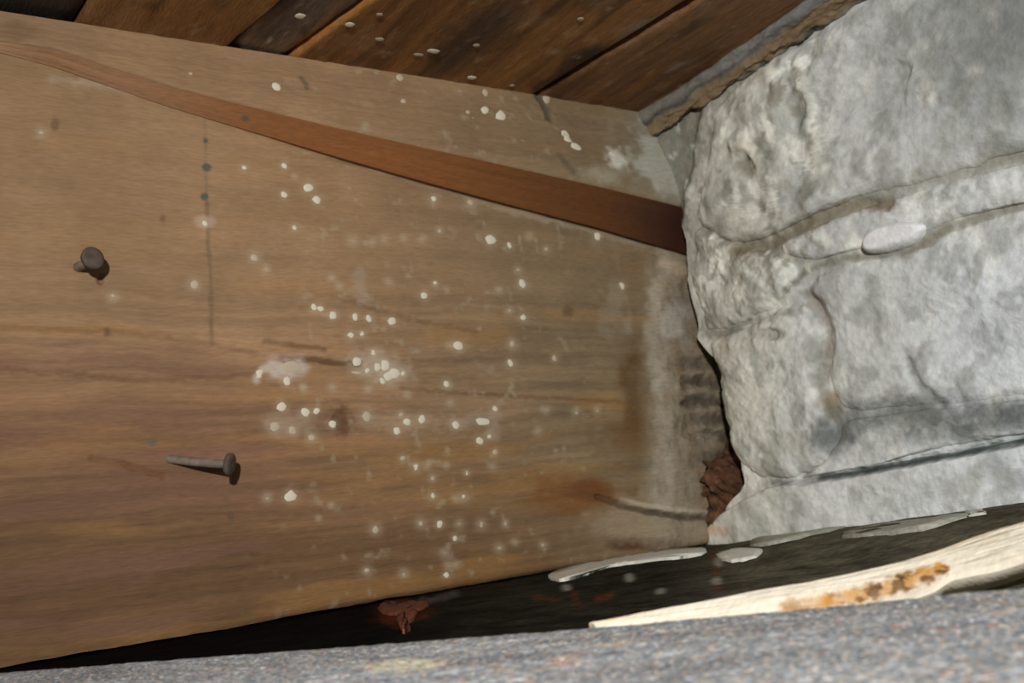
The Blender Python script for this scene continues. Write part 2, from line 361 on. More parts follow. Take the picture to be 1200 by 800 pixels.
speck(342, 430, 9, joist, stretch=1.9, dull=True); speck(318, 431, 5, joist, stretch=1.9, tilt=.3, dull=True); speck(304, 438, 4.5, joist, stretch=1.6, tilt=-1.0)
speck(566, 494, 5, joist, stretch=2.2, tilt=.1); speck(418, 436, 4, joist, dull=True, stretch=3.4, tilt=0.05)
for x, y, r, dl in [(322,106,6,0),(565,131,5,0),(583,138,6.5,0),(505,148,4,0),(582,171,5,0),(657,162,5.5,0),(668,180,8,0),(550,143,3,1),(545,134,3,1),(468,91,5,1),
                    (550,93,5,1),(640,116,6.5,1),(568,109,5,1),(470,121,4,1),(222,90,5,1),(710,188,6,0)]:
    speck(x, y, r, upper, stretch=1.2, dull=bool(dl), tilt=rng.rand() * 3)
speck(660, 170, 5, upper, stretch=2.0, tilt=.9)

# ------------------------------------------------------------------ rotten joist end in the wall pocket
def lump(name, c, rx, ry, rz, colf, mat, seed=0, n=60, amp=.3, parent=None, fr=3.):
    th = np.linspace(0, math.pi, n // 2); ph = np.linspace(0, 2 * math.pi, n, endpoint=False)
    V = [np.array([0, 0, 1.])]; 
    for t in th[1:-1]:
        for p in ph: V.append(np.array([math.sin(t) * math.cos(p), math.sin(t) * math.sin(p), math.cos(t)]))
    V.append(np.array([0, 0, -1.])); V = np.array(V); k = len(th) - 2
    d = 1 + amp * fbm(V[:, 0] * fr + V[:, 2] * 1.3 * fr + 9, V[:, 1] * fr - V[:, 2] * .7 * fr + 5, seed, 4)
    W = V * d[:, None] * np.array([rx, ry, rz]) + np.array(c)
    F = [[0, 1 + i, 1 + (i + 1) % n] for i in range(n)]
    for r in range(k - 1):
        for i in range(n):
            a = 1 + r * n; F.append([a + i, a + n + i, a + n + (i + 1) % n, a + (i + 1) % n])
    L = len(V) - 1; a = 1 + (k - 1) * n
    F += [[a + i, L, a + (i + 1) % n] for i in range(n)]
    return mesh_obj(name, W, F, mat, parent, colf(W))
def rotcol(W):
    C = np.ones((len(W), 3)) * alb(86, 58, 40)
    q = fbm(W[:, 0] * 500, W[:, 2] * 500, 3)
    C = mix(C, alb(48, 36, 28), ss(0, .5, q)); return mix(C, alb(140, 96, 66), ss(.1, .6, -q) * .6)
c = onY(876, 568, .297); r = lump('rotten_end', c, .023, .008, .016, rotcol, M_rot, 3, 90, .5); child_of(r, joist)
r['label'] = 'crumbly reddish brown rotten end'
c = onY(852, 600, .296); r = lump('rotten_end', c, .009, .006, .010, rotcol, M_rot, 8, 50, .45); child_of(r, joist)

# ------------------------------------------------------------------ nails
def tube(name, pts, rad, mat, parent, n=14, cap=True):
    V = []; F = []; pts = [Vector(p) for p in pts]
    for k, p in enumerate(pts):
        d = (pts[min(k + 1, len(pts) - 1)] - pts[max(k - 1, 0)]).normalized(); q = d.to_track_quat('Z', 'Y')
        for i in range(n):
            a = 2 * math.pi * i / n; V.append(p + q @ Vector((rad[k] * math.cos(a), rad[k] * math.sin(a), 0)))
    for k in range(len(pts) - 1):
        for i in range(n): j = (i + 1) % n; F.append([k * n + i, k * n + j, (k + 1) * n + j, (k + 1) * n + i])
    F.append(list(range(n))[::-1]); F.append([(len(pts) - 1) * n + i for i in range(n)])
    o = mesh_obj(name, V, F, mat); child_of(o, parent); return o
def nail(base, tip, rs, rh, label):
    b = Vector(base); t = Vector(tip); d = (t - b).normalized()
    root = empty('nail', base); thing(root, label, 'nail')
    mid = b.lerp(t, .5) + Vector((0, 0, -.0002))
    tube('shank', [b - d * .004, b, mid, t], [rs] * 4, M_rust, root)
    tube('head', [t - d * .0007, t - d * .0004, t + d * .0005, t + d * .001, t + d * .0012], [rh * .55, rh * .95, rh, rh * .92, rh * .7], M_rustd, root, 18)
b = onY(92, 313, YJ); t = onY(108, 303, YJ - .0080)
nail(b, t, .0015, .0034, 'rusty nail with a round head facing out near the upper left of the joist')
b = onY(201, 538, YJ); t = onY(268, 544, YJ - .011)
nail(b, t, .0013, .0034, 'bent rusty nail with its long shank sticking sideways from the lower joist')

# ------------------------------------------------------------------ ceiling boards
ceil_root = empty('ceiling', (.1, .15, CZ)); ceil_root['kind'] = 'structure'
def ceil_col(P, base, seed):
    px, py = proj(P); X = P[..., 0]; Y = P[..., 1]
    C = np.ones(px.shape + (3,)) * base
    xx = X + .002 * fbm(X * 30, Y * 30, seed) - .06 * (.3 - Y) * 0
    C = C * (1 + .45 * fbm(xx * 260, Y * 14, seed, 4) + .30 * fbm(X * 60, Y * 30, seed + 4))[..., None]
    C = mix(C, alb(128, 86, 44), ss(.15, .6, fbm(xx * 180, Y * 22, seed + 9)) * .4)
    C = mix(C, alb(48, 36, 26), ss(.1, .55, fbm(xx * 90, Y * 30, seed + 12)) * .6)
    C = mix(C, alb(120, 96, 70), ss(.0, .5, fbm(X * 90, Y * 60, seed + 19, 5)) * .35)
    C = mix(C, alb(136, 92, 44), stroke(px, py, [(346, 62), (385, 33), (432, 0), (470, -28)], 4.5, wob=3, mod=.2) * .8)
    C = mix(C, alb(150, 132, 108), stroke(px, py, [(283, 50), (300, 30), (312, 12)], 3, wob=3) * .6)
    C = mix(C, alb(52, 42, 36), stroke(px, py, [(520, 62), (570, 25), (600, -10)], 16, wob=14) * .7)
    C = mix(C, alb(26, 22, 18), stroke(px, py, [(632, 103), (655, 92), (670, 74), (700, 60)], 7, wob=7) * .8)
    C = mix(C, alb(110, 104, 92), ss(.25, .6, fbm(X * 120, Y * 50, 71, 4)) * .5 * ss(660, 760, px))
    C = mix(C, alb(150, 128, 100), ss(.35, .7, fbm(X * 300, Y * 150, seed + 15)) * .4)
    C = mix(C, alb(44, 34, 28), blob(px, py, 550, 50, 70, 20, -35, .6, .4, 5, 20) * .6)
    C = mix(C, alb(34, 28, 22), stroke(px, py, [(690, 118), (760, 60), (800, 20)], 9, wob=8) * .0)
    return np.clip(C * 1.55, .01, .8)
def plank(xa0, xa1, xb0, xb1, base, seed, dz=0., ya=.36, yb=-.02, w=70):
    # xa: edges at Y=.296, xb: edges at Y=.22 (boards run slightly askew to the joist)
    Yv = np.linspace(ya, yb, 300); Tv = np.linspace(0, 1, w); YY, TT = np.meshgrid(Yv, Tv)
    s = (.296 - YY) / .076
    g = .00025 if xa0 < .2 else .0005
    x0 = xa0 + (xb0 - xa0) * s + g + .0005 * fbm(YY * 90, YY * 0, seed) + (.0010 * fbm(YY * 120, YY * 0 + 3, seed, 4) if xa0 > .2 else 0); x1 = xa1 + (xb1 - xa1) * s - g + .0005 * fbm(YY * 90, YY * 0 + 5, seed)
    XX = x0 + (x1 - x0) * TT
    ed = np.minimum(TT, 1 - TT) * (xa1 - xa0)
    Z = CZ + dz + .0014 * np.exp(-ed / .0009) - .0005 * fbm(XX * 200, YY * 16, seed, 4) 
    P = np.stack([XX, YY, Z], -1)
    o = sheet('plank', P, ceil_col(P, base, seed), M_ceil, (0, 0, .012)); child_of(o, ceil_root); return o
br = alb(104, 72, 40)
plank(-.12, .066, -.12, .073, alb(52, 44, 38), 1, .003)['label'] = 'nearly black ceiling board'
plank(.066, .113, .073, .126, br, 2)
plank(.1145, .134, .1275, .150, alb(78, 66, 56), 3, .0012)['label'] = 'narrow dark grey ceiling board'
plank(.1345, .237, .1505, .2445, br, 4, w=130)
plank(.2385, .296, .247, .291, alb(92, 64, 40), 6, -.0005)
# floor deck lying on the boards closes the joints
P = np.stack(np.meshgrid(np.linspace(-.12, .34, 12), np.linspace(.36, -.02, 12)), -1); P = np.concatenate([P, np.full(P.shape[:2] + (1,), CZ + .0165)], -1)
o = sheet('underlay', P, np.ones(P.shape) * alb(30, 26, 22), M_ceil, (0, 0, .004)); child_of(o, ceil_root)
for x, y, r, st, dl in [(352,19,6,1,0),(410,29,5.5,1,0),(508,60,5,1.6,0),(490,64,4,2,1),(445,17,4,1.3,1),(558,53,4,1.3,1),(680,22,4,1.3,1),(445,46,5,1.4,1),(553,91,5,1.2,0),(600,100,4,1,1)]:
    speck(x, y, r, ceil_root, 'Z', st, 0, bool(dl), CZ - .0004)

# ------------------------------------------------------------------ masonry wall
wall = empty('wall_right', (WX, .2, BZ)); wall['kind'] = 'structure'
def wall_col(P):
    px, py = proj(P); Y = P[..., 1]; Z = P[..., 2]
    C = np.ones(px.shape + (3,)) * alb(172, 173, 170)
    C = mix(C, alb(178, 174, 160), (1 - ss(860, 960, px)) * .8)
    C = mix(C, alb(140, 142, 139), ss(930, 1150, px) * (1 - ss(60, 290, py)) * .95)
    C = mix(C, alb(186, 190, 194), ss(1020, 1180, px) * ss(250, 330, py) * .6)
    n1 = fbm(Y * 60, Z * 60, 51, 5); n2 = fbm(Y * 190, Z * 190, 52, 4); n3 = fbm(Y * 26, Z * 26, 53, 3)
    C = C * (1 + .16 * n1 + .15 * n2 + .10 * n3)[..., None]
    C = mix(C, alb(206, 204, 194), ss(.15, .6, fbm(Y * 110, Z * 70, 54, 4)) * .65)
    C = mix(C, alb(132, 130, 120), ss(.15, .55, fbm(Y * 130 + Z * 60, Z * 90, 55, 4)) * .6)
    C = mix(C, alb(150, 132, 100), ss(.35, .7, fbm(Y * 80, Z * 80, 56, 4)) * .4 * (1 - ss(900, 1050, px)))
    # mortar line stains
    C = mix(C, alb(122, 108, 84), stroke(px, py, [(860, 292), (905, 285), (945, 262), (1000, 240), (1040, 236)], 9, wob=10, s=2) * .65)
    C = mix(C, alb(130, 126, 112), stroke(px, py, [(1110, 205), (1150, 196), (1200, 180)], 9, wob=8, s=3) * .6)
    C = mix(C, alb(214, 216, 214), stroke(px, py, [(1050, 262), (1110, 232), (1200, 205)], 12, wob=10, s=9) * .5)
    C = mix(C, alb(112, 108, 98), stroke(px, py, [(922, 338), (950, 315), (1000, 300), (1070, 292), (1110, 270)], 3.5, wob=5) * .75)
    C = mix(C, alb(108, 104, 94), stroke(px, py, [(832, 392), (855, 388), (885, 376), (925, 364)], 4, wob=4) * .75)
    C = mix(C, alb(120, 110, 98), stroke(px, py, [(950, 348), (968, 375), (972, 400), (962, 440), (962, 470)], 7, wob=7, s=7) * .85)
    C = mix(C, alb(124, 104, 70), blob(px, py, 975, 475, 12, 18, s=8) * .8)
    C = mix(C, alb(118, 112, 100), blob(px, py, 905, 392, 16, 7) * .6)
    # damp dark patches along the lower course
    C = mix(C, alb(92, 94, 92), blob(px, py, 978, 505, 22, 24, 0, .6, .5, 61, 16) * .8)
    C = mix(C, alb(84, 86, 84), stroke(px, py, [(1000, 492), (1040, 484), (1080, 480), (1130, 490), (1200, 480), (1260, 470)], 15, 1.4, 16, 5, .25) * .95)
    C = mix(C, alb(110, 112, 108), blob(px, py, 1110, 505, 70, 16, -5, .6, .5, 63, 18) * .6)
    C = mix(C, alb(104, 106, 102), stroke(px, py, [(1065, 425), (1080, 455), (1100, 470)], 5, wob=6) * .5)
    C = mix(C, alb(80, 84, 82), ss(.0, .35, fbm(Y * 120, Z * 160, 131, 4)) * .75 * stroke(px, py, [(960, 505), (1040, 492), (1130, 494), (1260, 478)], 18, 1., 8, 5, .1))
    C = mix(C, alb(122, 116, 102), ss(-.2, .4, fbm(Y * 150, Z * 150, 132, 4)) * .7 * blob(px, py, 940, 270, 75, 20, -22, .6, .5, 133, 18))
    C = mix(C, alb(108, 106, 98), stroke(px, py, [(826, 372), (840, 390), (858, 388), (880, 376)], 3.5, wob=3, mod=.2) * .8)
    C = mix(C, alb(112, 108, 98), stroke(px, py, [(922, 340), (945, 318), (985, 304), (1040, 298)], 3, wob=3, mod=.2) * .7)
    # rough top stone
    C = mix(C, alb(112, 110, 98), blob(px, py, 876, 190, 9, 20, -20) * .8)
    C = mix(C, alb(108, 108, 100), blob(px, py, 942, 130, 10, 22, 10) * .75)
    C = mix(C, alb(224, 220, 204), stroke(px, py, [(938, 75), (948, 115), (958, 175), (960, 200)], 6, wob=6) * .7)
    C = mix(C, alb(216, 210, 196), blob(px, py, 874, 170, 7, 16, 15) * .7)
    C = mix(C, alb(118, 118, 112), stroke(px, py, [(1040, 75), (1058, 100), (1080, 65)], 9, wob=12) * .5)
    C = mix(C, alb(128, 128, 124), blob(px, py, 1160, 40, 50, 60, 30, .6, .4, 66, 40) * .4)
    C = mix(C, alb(124, 116, 100), stroke(px, py, [(842, 108), (870, 140), (850, 150)], 8, wob=8) * .4)
    # shade on the recessed return beside the joist painted in, then rough grit
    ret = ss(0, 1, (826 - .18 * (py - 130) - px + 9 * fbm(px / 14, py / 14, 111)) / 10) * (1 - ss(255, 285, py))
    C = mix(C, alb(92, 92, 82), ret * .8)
    grit = (1 - ss(930, 1010, px)) * (1 - .8 * ss(270, 400, py))
    C = mix(C, alb(118, 112, 98), ss(.0, .4, fbm(Y * 260, Z * 170, 112, 4)) * .75 * grit)
    C = mix(C, alb(216, 214, 202), ss(.12, .4, fbm(Y * 230 + 40, Z * 130, 113, 4)) * .8 * grit)
    C = mix(C, alb(108, 110, 104), ss(.05, .4, fbm(Y * 150, Z * 100 + 30, 114, 4)) * .45)
    C = mix(C, alb(104, 106, 102), stroke(px, py, [(1040, 130), (1010, 70), (1060, 30), (1120, 90)], 16, wob=26, s=12) * .35)
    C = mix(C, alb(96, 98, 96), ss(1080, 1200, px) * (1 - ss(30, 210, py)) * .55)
    C = mix(C, alb(112, 104, 88), stroke(px, py, [(1060, 300), (1085, 282), (1120, 262), (1200, 238)], 5, wob=6, s=21) * .7)
    C = mix(C, alb(104, 92, 70), stroke(px, py, [(862, 294), (900, 288), (930, 270), (960, 256), (1000, 238), (1040, 240)], 6, wob=7, s=22, mod=.2) * .8)
    C = mix(C, alb(46, 54, 52), stroke(px, py, [(962, 560), (1020, 551), (1100, 536), (1200, 517), (1320, 493)], 3.2, wob=1.5, s=23, mod=.1))
    C = mix(C, alb(70, 72, 66), stroke(px, py, [(905, 566), (930, 566), (962, 560)], 2.6, wob=1.5, s=24) * .8)
    # ledge
    C = mix(C, alb(168, 130, 104), blob(px, py, 838, 622, 16, 6) * .6)
    C = mix(C, alb(150, 152, 150), stroke(px, py, [(1060, 590), (1120, 560), (1180, 530)], 9, wob=10) * .5)
    C = C * ((1.26 + .12 * ss(900, 1000, px) + .10 * ss(300, 400, py) + .16 * ss(440, 600, py))[..., None] * np.array([.985, 1., .995]))
    return np.clip(C, .02, .88)
def wall_relief(Y, Z):
    P = np.stack([Y * 0 + WX, Y, Z], -1); px, py = proj(P)
    rough = (1 - .6 * ss(920, 1020, px)) * (1 - .45 * ss(380, 420, py))
    h = rough * (.0030 * fbm(Y * 60, Z * 60, 81, 4) + .0007 * fbm(Y * 210, Z * 170, 82, 3)) + .0004 * fbm(Y * 350, Z * 350, 83, 3)
    h = h - .003 * blob(px, py, 876, 192, 8, 17, -20) - .0025 * blob(px, py, 942, 128, 9, 20, 10) + .002 * stroke(px, py, [(938, 75), (948, 115), (958, 175)], 7)
    h = h + .002 * blob(px, py, 870, 168, 8, 16, 15) - .0012 * blob(px, py, 1058, 85, 16, 12) 
    h = h - .0015 * stroke(px, py, [(950, 348), (968, 375), (972, 400), (962, 440)], 6)
    h = h - .0035 * ss(0, 1, (824 - .18 * (py - 130) - px) / 14) * (1 - ss(245, 285, py))
    h = h - .0035 * stroke(px, py, [(940, 564), (1020, 551), (1100, 536), (1200, 517), (1320, 493)], 3.6, wob=1.5, s=23, mod=0)
    h = h - .0012 * stroke(px, py, [(862, 294), (900, 288), (930, 270), (960, 256), (1000, 238), (1040, 240)], 6, wob=7, s=22, mod=.2)
    h = h - .0015 * blob(px, py, 905, 392, 16, 6) - .0015 * stroke(px, py, [(1065, 425), (1080, 455), (1100, 470)], 5)
    return h
def wpt(x, y): return onX(x, y, WX)[1:]
# mortar bed behind the stones
YY, ZZ = np.meshgrid(np.linspace(.299, -.06, 340), np.linspace(CZ + .002, BZ - .001, 220))
P = np.stack([YY * 0 + WX, YY, ZZ], -1); px, py = proj(P)
lip = ss(0, 1, (py - 395) / 60.) * ss(0, 1, (600 - py) / 30.)
P[..., 1] = YY - (.008 * ss(215, 250, py) + lip * .012) * ss(.25, .299, YY)
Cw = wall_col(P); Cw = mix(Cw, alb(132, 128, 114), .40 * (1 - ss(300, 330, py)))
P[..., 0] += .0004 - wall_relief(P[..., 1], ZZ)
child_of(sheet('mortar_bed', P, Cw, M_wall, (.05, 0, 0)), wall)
def smooth_outline(pts, n=260, seed=0, wob=.0007):
    q = np.array([wpt(*p) for p in pts]); q = np.vstack([q, q[:1]])
    for _ in range(2):   # corner cutting
        a = q[:-1]; b = q[1:]; q = np.stack([a * .78 + b * .22, a * .22 + b * .78], 1).reshape(-1, 2); q = np.vstack([q, q[:1]])
    d = np.r_[0, np.cumsum(np.linalg.norm(np.diff(q, axis=0), axis=1))]
    s = np.linspace(0, d[-1], n, endpoint=False)
    o = np.stack([np.interp(s, d, q[:, 0]), np.interp(s, d, q[:, 1])], 1)
    c = o.mean(0); v = o - c; L = np.linalg.norm(v, axis=1)[:, None]
    th = np.linspace(0, 2 * math.pi, n, endpoint=False)
    w_ = wob * fbm(o[:, 0] * 160, o[:, 1] * 160, seed, 4)[:, None]
    return c + v * (1 + w_ / L), c
def stone(name, pts, proud, rnd, seed, rl=1., mat=M_wall, colf=wall_col, label=None, rings=70, n=280, deep=.02, wob=.0016, parent=wall):
    o, c = smooth_outline(pts, n, seed, wob)
    rr = 1 - np.linspace(0, 1, rings) ** 1.5
    rr[0] = 1
    V = []; 
    L = np.linalg.norm(o - c, axis=1)
    for k, s in enumerate(rr[:-1]):
        q = c + (o - c) * s; dist = (1 - s) * L
        h = proud * np.sqrt(np.clip(1 - (1 - np.clip(dist / rnd, 0, 1)) ** 2, 0, 1)) - .0005 * (1 - np.clip(dist / rnd, 0, 1)) ** 3
        X_ = WX - h - rl * wall_relief(q[:, 0], q[:, 1])
        V.append(np.stack([X_, q[:, 0], q[:, 1]], 1))
    q = c[None]; top = np.array([[WX - proud - rl * wall_relief(q[:, 0], q[:, 1])[0], c[0], c[1]]])
    back = V[0].copy(); back[:, 0] = WX + deep
    R = len(V); allV = np.concatenate([back] + V + [top]); F = []
    for k in range(R):
        a = k * n; b = (k + 1) * n
        for i in range(n): j = (i + 1) % n; F.append([a + i, a + j, b + j, b + i])
    tI = len(allV) - 1; a = R * n
    for i in range(n): F.append([a + i, a + (i + 1) % n, tI])
    F.append(list(range(n))[::-1])
    # outline may run either way round
    area = np.sum(o[:, 0] * np.roll(o[:, 1], -1) - np.roll(o[:, 0], -1) * o[:, 1])
    if area > 0: F = [f[::-1] for f in F]
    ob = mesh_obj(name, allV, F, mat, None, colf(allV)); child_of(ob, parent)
    if label: ob['label'] = label
    return ob
stone('stone', [(836,128),(862,98),(905,70),(960,34),(1010,2),(1080,-60),(1400,-200),(1500,100),(1330,150),(1200,176),(1120,200),(1060,216),(1010,228),(950,252),(905,276),(860,286),(826,268),(812,256),(826,215),(838,170)], .0026, .014, 1)
stone('stone', [(812,262),(850,284),(898,294),(935,312),(932,338),(900,366),(850,386),(828,388),(818,352),(811,322),(816,290)], .0028, .011, 2)
stone('stone', [(905,292),(950,268),(1010,242),(1110,214),(1200,190),(1330,160),(1330,220),(1200,238),(1110,258),(1060,284),(1000,292),(950,308)], .0012, .006, 3)
stone('stone', [(940,334),(1000,306),(1075,296),(1120,270),(1200,246),(1400,200),(1480,420),(1200,462),(1110,472),(1040,478),(990,482),(970,452),(976,410),(968,372)], .0012, .012, 4)
stone('stone', [(829,396),(880,384),(932,352),(956,362),(966,398),(958,446),(964,476),(986,502),(968,545),(920,562),(888,556),(860,530),(852,480),(846,440)], .0034, .012, 5)
stone('stone', [(985,492),(1050,484),(1200,468),(1400,440),(1400,484),(1200,508),(1080,528),(990,558),(925,568),(960,545),(985,520)], .0014, .006, 6)
stone('stone', [(822,636),(842,604),(886,576),(940,560),(1080,534),(1200,512),(1400,476),(1400,600),(1200,615),(1080,624),(960,634),(890,640),(850,644)], .0030, .0035, 7, label='pale limewashed ledge stone')
def pebcol(P): return np.ones(P.shape) * .88
stone('pebble', [(1012,288),(1022,268),(1056,258),(1092,262),(1082,280),(1056,294),(1018,298)], .0042, .003, 8, rl=.15, colf=pebcol, rings=20, n=60, wob=.0005, label='small bright white stone')

# pocket behind the joist end
P = np.stack(np.meshgrid(np.linspace(.42, .27, 20), np.linspace(CZ, BZ, 40)), -1); P = np.concatenate([np.full(P.shape[:2] + (1,), .3395), P], -1)
o = sheet('pocket_back', P, np.ones(P.shape) * alb(60, 50, 42), M_rot, (.02, 0, 0)); child_of(o, wall)

# mortar fillet where wall meets the ceiling boards
Yv = np.linspace(.300, -.02, 340); Av = np.linspace(0, 1, 50); YY, AA = np.meshgrid(Yv, Av)
s = (.30 - YY)
xs = .2915 - .075 * s * ss(0, .1, s); ze = .1485 + .05 * np.minimum(s, .25)
a = AA * math.pi / 2
XX = xs + (WX + .001 - xs) * (1 - np.cos(a)) ; ZZ = CZ + .001 - (CZ - ze) * np.sin(a)
XX = XX - .0018 * fbm(YY * 90, AA * 4, 91, 5); ZZ = ZZ - .0030 * fbm(YY * 120, AA * 5, 92, 5) * np.sin(a)
P = np.stack([XX, YY, ZZ], -1)
C = np.ones(P.shape) * alb(120, 116, 106)
C = C * (1 + .2 * fbm(YY * 60, AA * 5, 93))[..., None]
C = mix(C, alb(132, 108, 76), ss(.35, .6, AA + .12 * fbm(YY * 70, AA * 6, 94)) * (1 - ss(.75, .9, AA)) * .8)
C = mix(C, alb(44, 38, 32), np.exp(-((AA - .40 - .08 * fbm(YY * 60, AA * 0, 97)) / .06) ** 2) * .6)
C = mix(C, alb(56, 46, 36), (1 - ss(0, .16, AA)) * .6); C = mix(C, alb(54, 46, 38), ss(.82, .95, AA + .05 * fbm(YY * 90, AA, 95)) * .7)
C = mix(C, alb(124, 126, 124), ss(.02, .06, s) * (1 - ss(.3, .5, AA)) * .6)
tr = sheet('trim_1', P, np.clip(C, .02, .8), M_wall, (.006, 0, .008)); tr['kind'] = 'structure'

# ------------------------------------------------------------------ black coated wall plate
ZT = -.0190                                     # top of the grey beam in front
sil = [(-160, 795), (0, 784), (200, 769), (400, 753), (600, 738), (800, 721), (1000, 702), (1200, 683), (1420, 661)]
E3 = np.array([onZ(x, y, ZT) for x, y in sil])
u = E3[-1] - E3[0]; L = np.linalg.norm(u); u /= L; nrm = np.array([-u[1], u[0], 0.]); nrm = nrm if nrm[0] < 0 else -nrm
PZ = BZ - .0007
def plate_rise(x, y): return np.clip(.29 - y, 0, .2) * .055 * ss(.19, .26, x)     # it creeps up toward the camera under the wall
Xv = np.linspace(-.12, .46, 420); Tv = np.linspace(0, 1, 300); XX, TT = np.meshgrid(Xv, Tv)
near = np.interp(XX, E3[:, 0], E3[:, 1], left=E3[0, 1], right=E3[-1, 1]); near = np.where(XX < E3[0, 0], E3[0, 1] + .0 , near) + .004
YY = .36 + (near - .36) * TT
P = np.stack([XX, YY, XX * 0 + PZ], -1); px, py = proj(P)
C = np.ones(P.shape) * alb(12, 12, 10)
C = mix(C, alb(40, 38, 31), ss(420, 640, px))
C = mix(C, alb(84, 80, 66), ss(760, 900, px) * .9)
C = C * (1.15 + .9 * fbm(XX * 130, YY * 130, 5, 4))[..., None]
C = mix(C, alb(96, 92, 82), ss(.35, .7, fbm(XX * 240, YY * 240, 6, 3)) * .5 * ss(560, 840, px))
C = mix(C, alb(120, 56, 30), blob(px, py, 470, 716, 28, 14, 0, .6, .8, 3, 7) * .4)
C = mix(C, alb(96, 92, 88), stroke(px, py, [(485, 706), (535, 696)], 3, wob=3) * .7)
for q in ([(628, 700), (655, 702)], [(672, 694), (676, 712)], [(700, 704), (716, 698)], [(835, 648), (842, 690)]):
    C = mix(C, alb(110, 52, 30), stroke(px, py, q, 2.5, wob=4) * .7)
for a_, b_ in [(738, 677), (774, 693), (664, 688), (842, 662), (840, 680)]:
    C = mix(C, alb(150, 150, 138), blob(px, py, a_, b_, 5, 4) * .8)
P[..., 2] += .0005 * fbm(XX * 90, YY * 90, 7, 4) + plate_rise(XX, YY)
plate = sheet('wall_plate', P, np.clip(C, .004, .6), M_felt, (0, 0, -.05))
thing(plate, 'black coated timber plate lying beneath the joist and the masonry wall', 'wall plate')

def flat_poly(name, pts, z, th, mat, label=None, cat=None, rise=0.):
    """thin crust: polygon (measured outline) on the plane z with its own thickness and a curled edge"""
    q = []
    for x, y in pts:
        p = onZ(x, y, z)
        for _ in range(6): p = onZ(x, y, z + .9 * plate_rise(p[0], p[1]))
        q.append(p)
    q = np.array(q); q = np.vstack([q, q[:1]])
    for _ in range(3 if name == 'white_sliver' else 2):
        a = q[:-1]; b = q[1:]; q = np.stack([a * .84 + b * .16, a * .16 + b * .84], 1).reshape(-1, 3); q = np.vstack([q, q[:1]])
    q = q[:-1]; n = len(q); c = q.mean(0)
    rng_ = np.random.RandomState(int(abs(pts[0][0])))
    jit = rng_.randn(n, 2) * (.00025 if name == 'white_sliver' else .00055)
    top = q.copy(); top[:, 2] += th + rise * (np.arange(n) / n); top = c + (top - c) * 1.0; top[:, :2] += jit
    inn = c + (top - c) * .7; inn[:, 2] = top[:, 2] + th * .2 + rng_.randn(n) * th * .25
    bot = top.copy(); bot[:, 2] = q[:, 2] - .0015
    V = np.concatenate([bot, top, inn, [inn.mean(0)]]); F = []
    for k in range(2):
        for i in range(n): j = (i + 1) % n; F.append([k * n + i, k * n + j, (k + 1) * n + j, (k + 1) * n + i])
    for i in range(n): F.append([2 * n + i, 2 * n + (i + 1) % n, 3 * n])
    F.append(list(range(n))[::-1])
    area = np.sum(q[:, 0] * np.roll(q[:, 1], -1) - np.roll(q[:, 0], -1) * q[:, 1])
    if area < 0: F = [f[::-1] for f in F]
    o = mesh_obj(name, V, F, mat)
    if label: thing(o, label, cat)
    return o
PT = PZ + .0003
flat_poly('white_sliver', [(640,676),(668,664),(705,656),(740,650),(782,645),(826,643),(828,650),(790,655),(745,660),(715,664),(690,671),(658,682)], PT, .0007, M_white,
          'long thin white sliver lying along the bottom edge of the joist', 'sliver')
flat_poly('white_chip', [(838,650),(862,643),(897,644),(886,654),(862,658),(842,657)], PT, .0005, M_white,
          'short white chip on the black plate beside the corner of joist and wall', 'chip')
flat_poly('rust_flake', [(444,711),(452,704),(466,708),(480,704),(494,708),(500,703),(498,713),(486,717),(484,727),(476,731),(478,739),(470,740),(466,727),(460,721),(452,720)], PT, .0005, M_flake,
          'reddish rust flake on the black plate below the joist', 'flake')
flat_poly('paint_flake', [(876,636),(900,626),(940,620),(992,612),(990,619),(950,628),(915,636),(880,641)], PT, .0006, M_greyp,
          'pale grey peeling paint flake on the black plate, nearest to the joist corner', 'flake')
flat_poly('paint_flake', [(985,625),(1030,614),(1080,610),(1136,602),(1138,607),(1080,619),(1030,627),(990,630)], PT, .0006, M_greyp,
          'long thin grey peeling paint flake under the middle of the wall ledge', 'flake')
flat_poly('paint_flake', [(1130,600),(1150,598),(1156,603),(1140,606)], PT, .0006, M_white,
          'tiny whitish paint flake on the black plate beyond the split lath', 'flake')
flat_poly('edge_crust', [(1040,600),(1110,590),(1210,580),(1320,566),(1320,573),(1210,589),(1110,597),(1045,605)], PT, .0006, M_greyp,
          'olive grey crust strip along the foot of the wall ledge', 'crust')

# ------------------------------------------------------------------ split lath
UP = [(690,727),(760,712),(830,698),(900,685),(950,677),(1000,665),(1060,652),(1110,637),(1160,619),(1200,607),(1290,578)]
LO = [(700,733),(770,728),(830,721),(890,713),(935,709),(1000,703),(1060,690),(1110,673),(1160,661),(1200,650),(1290,622)]
a0 = onZ(800, 722, -.0200); a1 = onZ(1200, 651, -.0185); ax = (a1 - a0) / np.linalg.norm(a1 - a0)
side = np.cross([0, 0, 1.], ax); side /= np.linalg.norm(side); side = side if side[1] > 0 else -side
wv = side * math.cos(math.radians(38)) + np.array([0, 0, 1.]) * math.sin(math.radians(38)); pn = np.cross(ax, wv)
def on_face(x, y): q = ray(x, y); return q * (a0.dot(pn) / q.dot(pn))      # the split face leans back 38 degrees
ua = np.array([on_face(x, y) for x, y in UP]); la = np.array([on_face(x, y) for x, y in LO])
def res(a, n):
    t = np.linspace(0, 1, len(a)); s = np.linspace(0, 1, n); return np.stack([np.interp(s, t, a[:, k]) for k in range(3)], 1)
n1, n2 = 420, 60
ua, la = res(ua, n1), res(la, n1); V_ = np.linspace(0, 1, n2)[:, None, None]
P = ua[None] * (1 - V_) + la[None] * V_
SS_ = np.linspace(0, 1, n1)[None].repeat(n2, 0); VV = V_[..., 0].repeat(n1, 1)
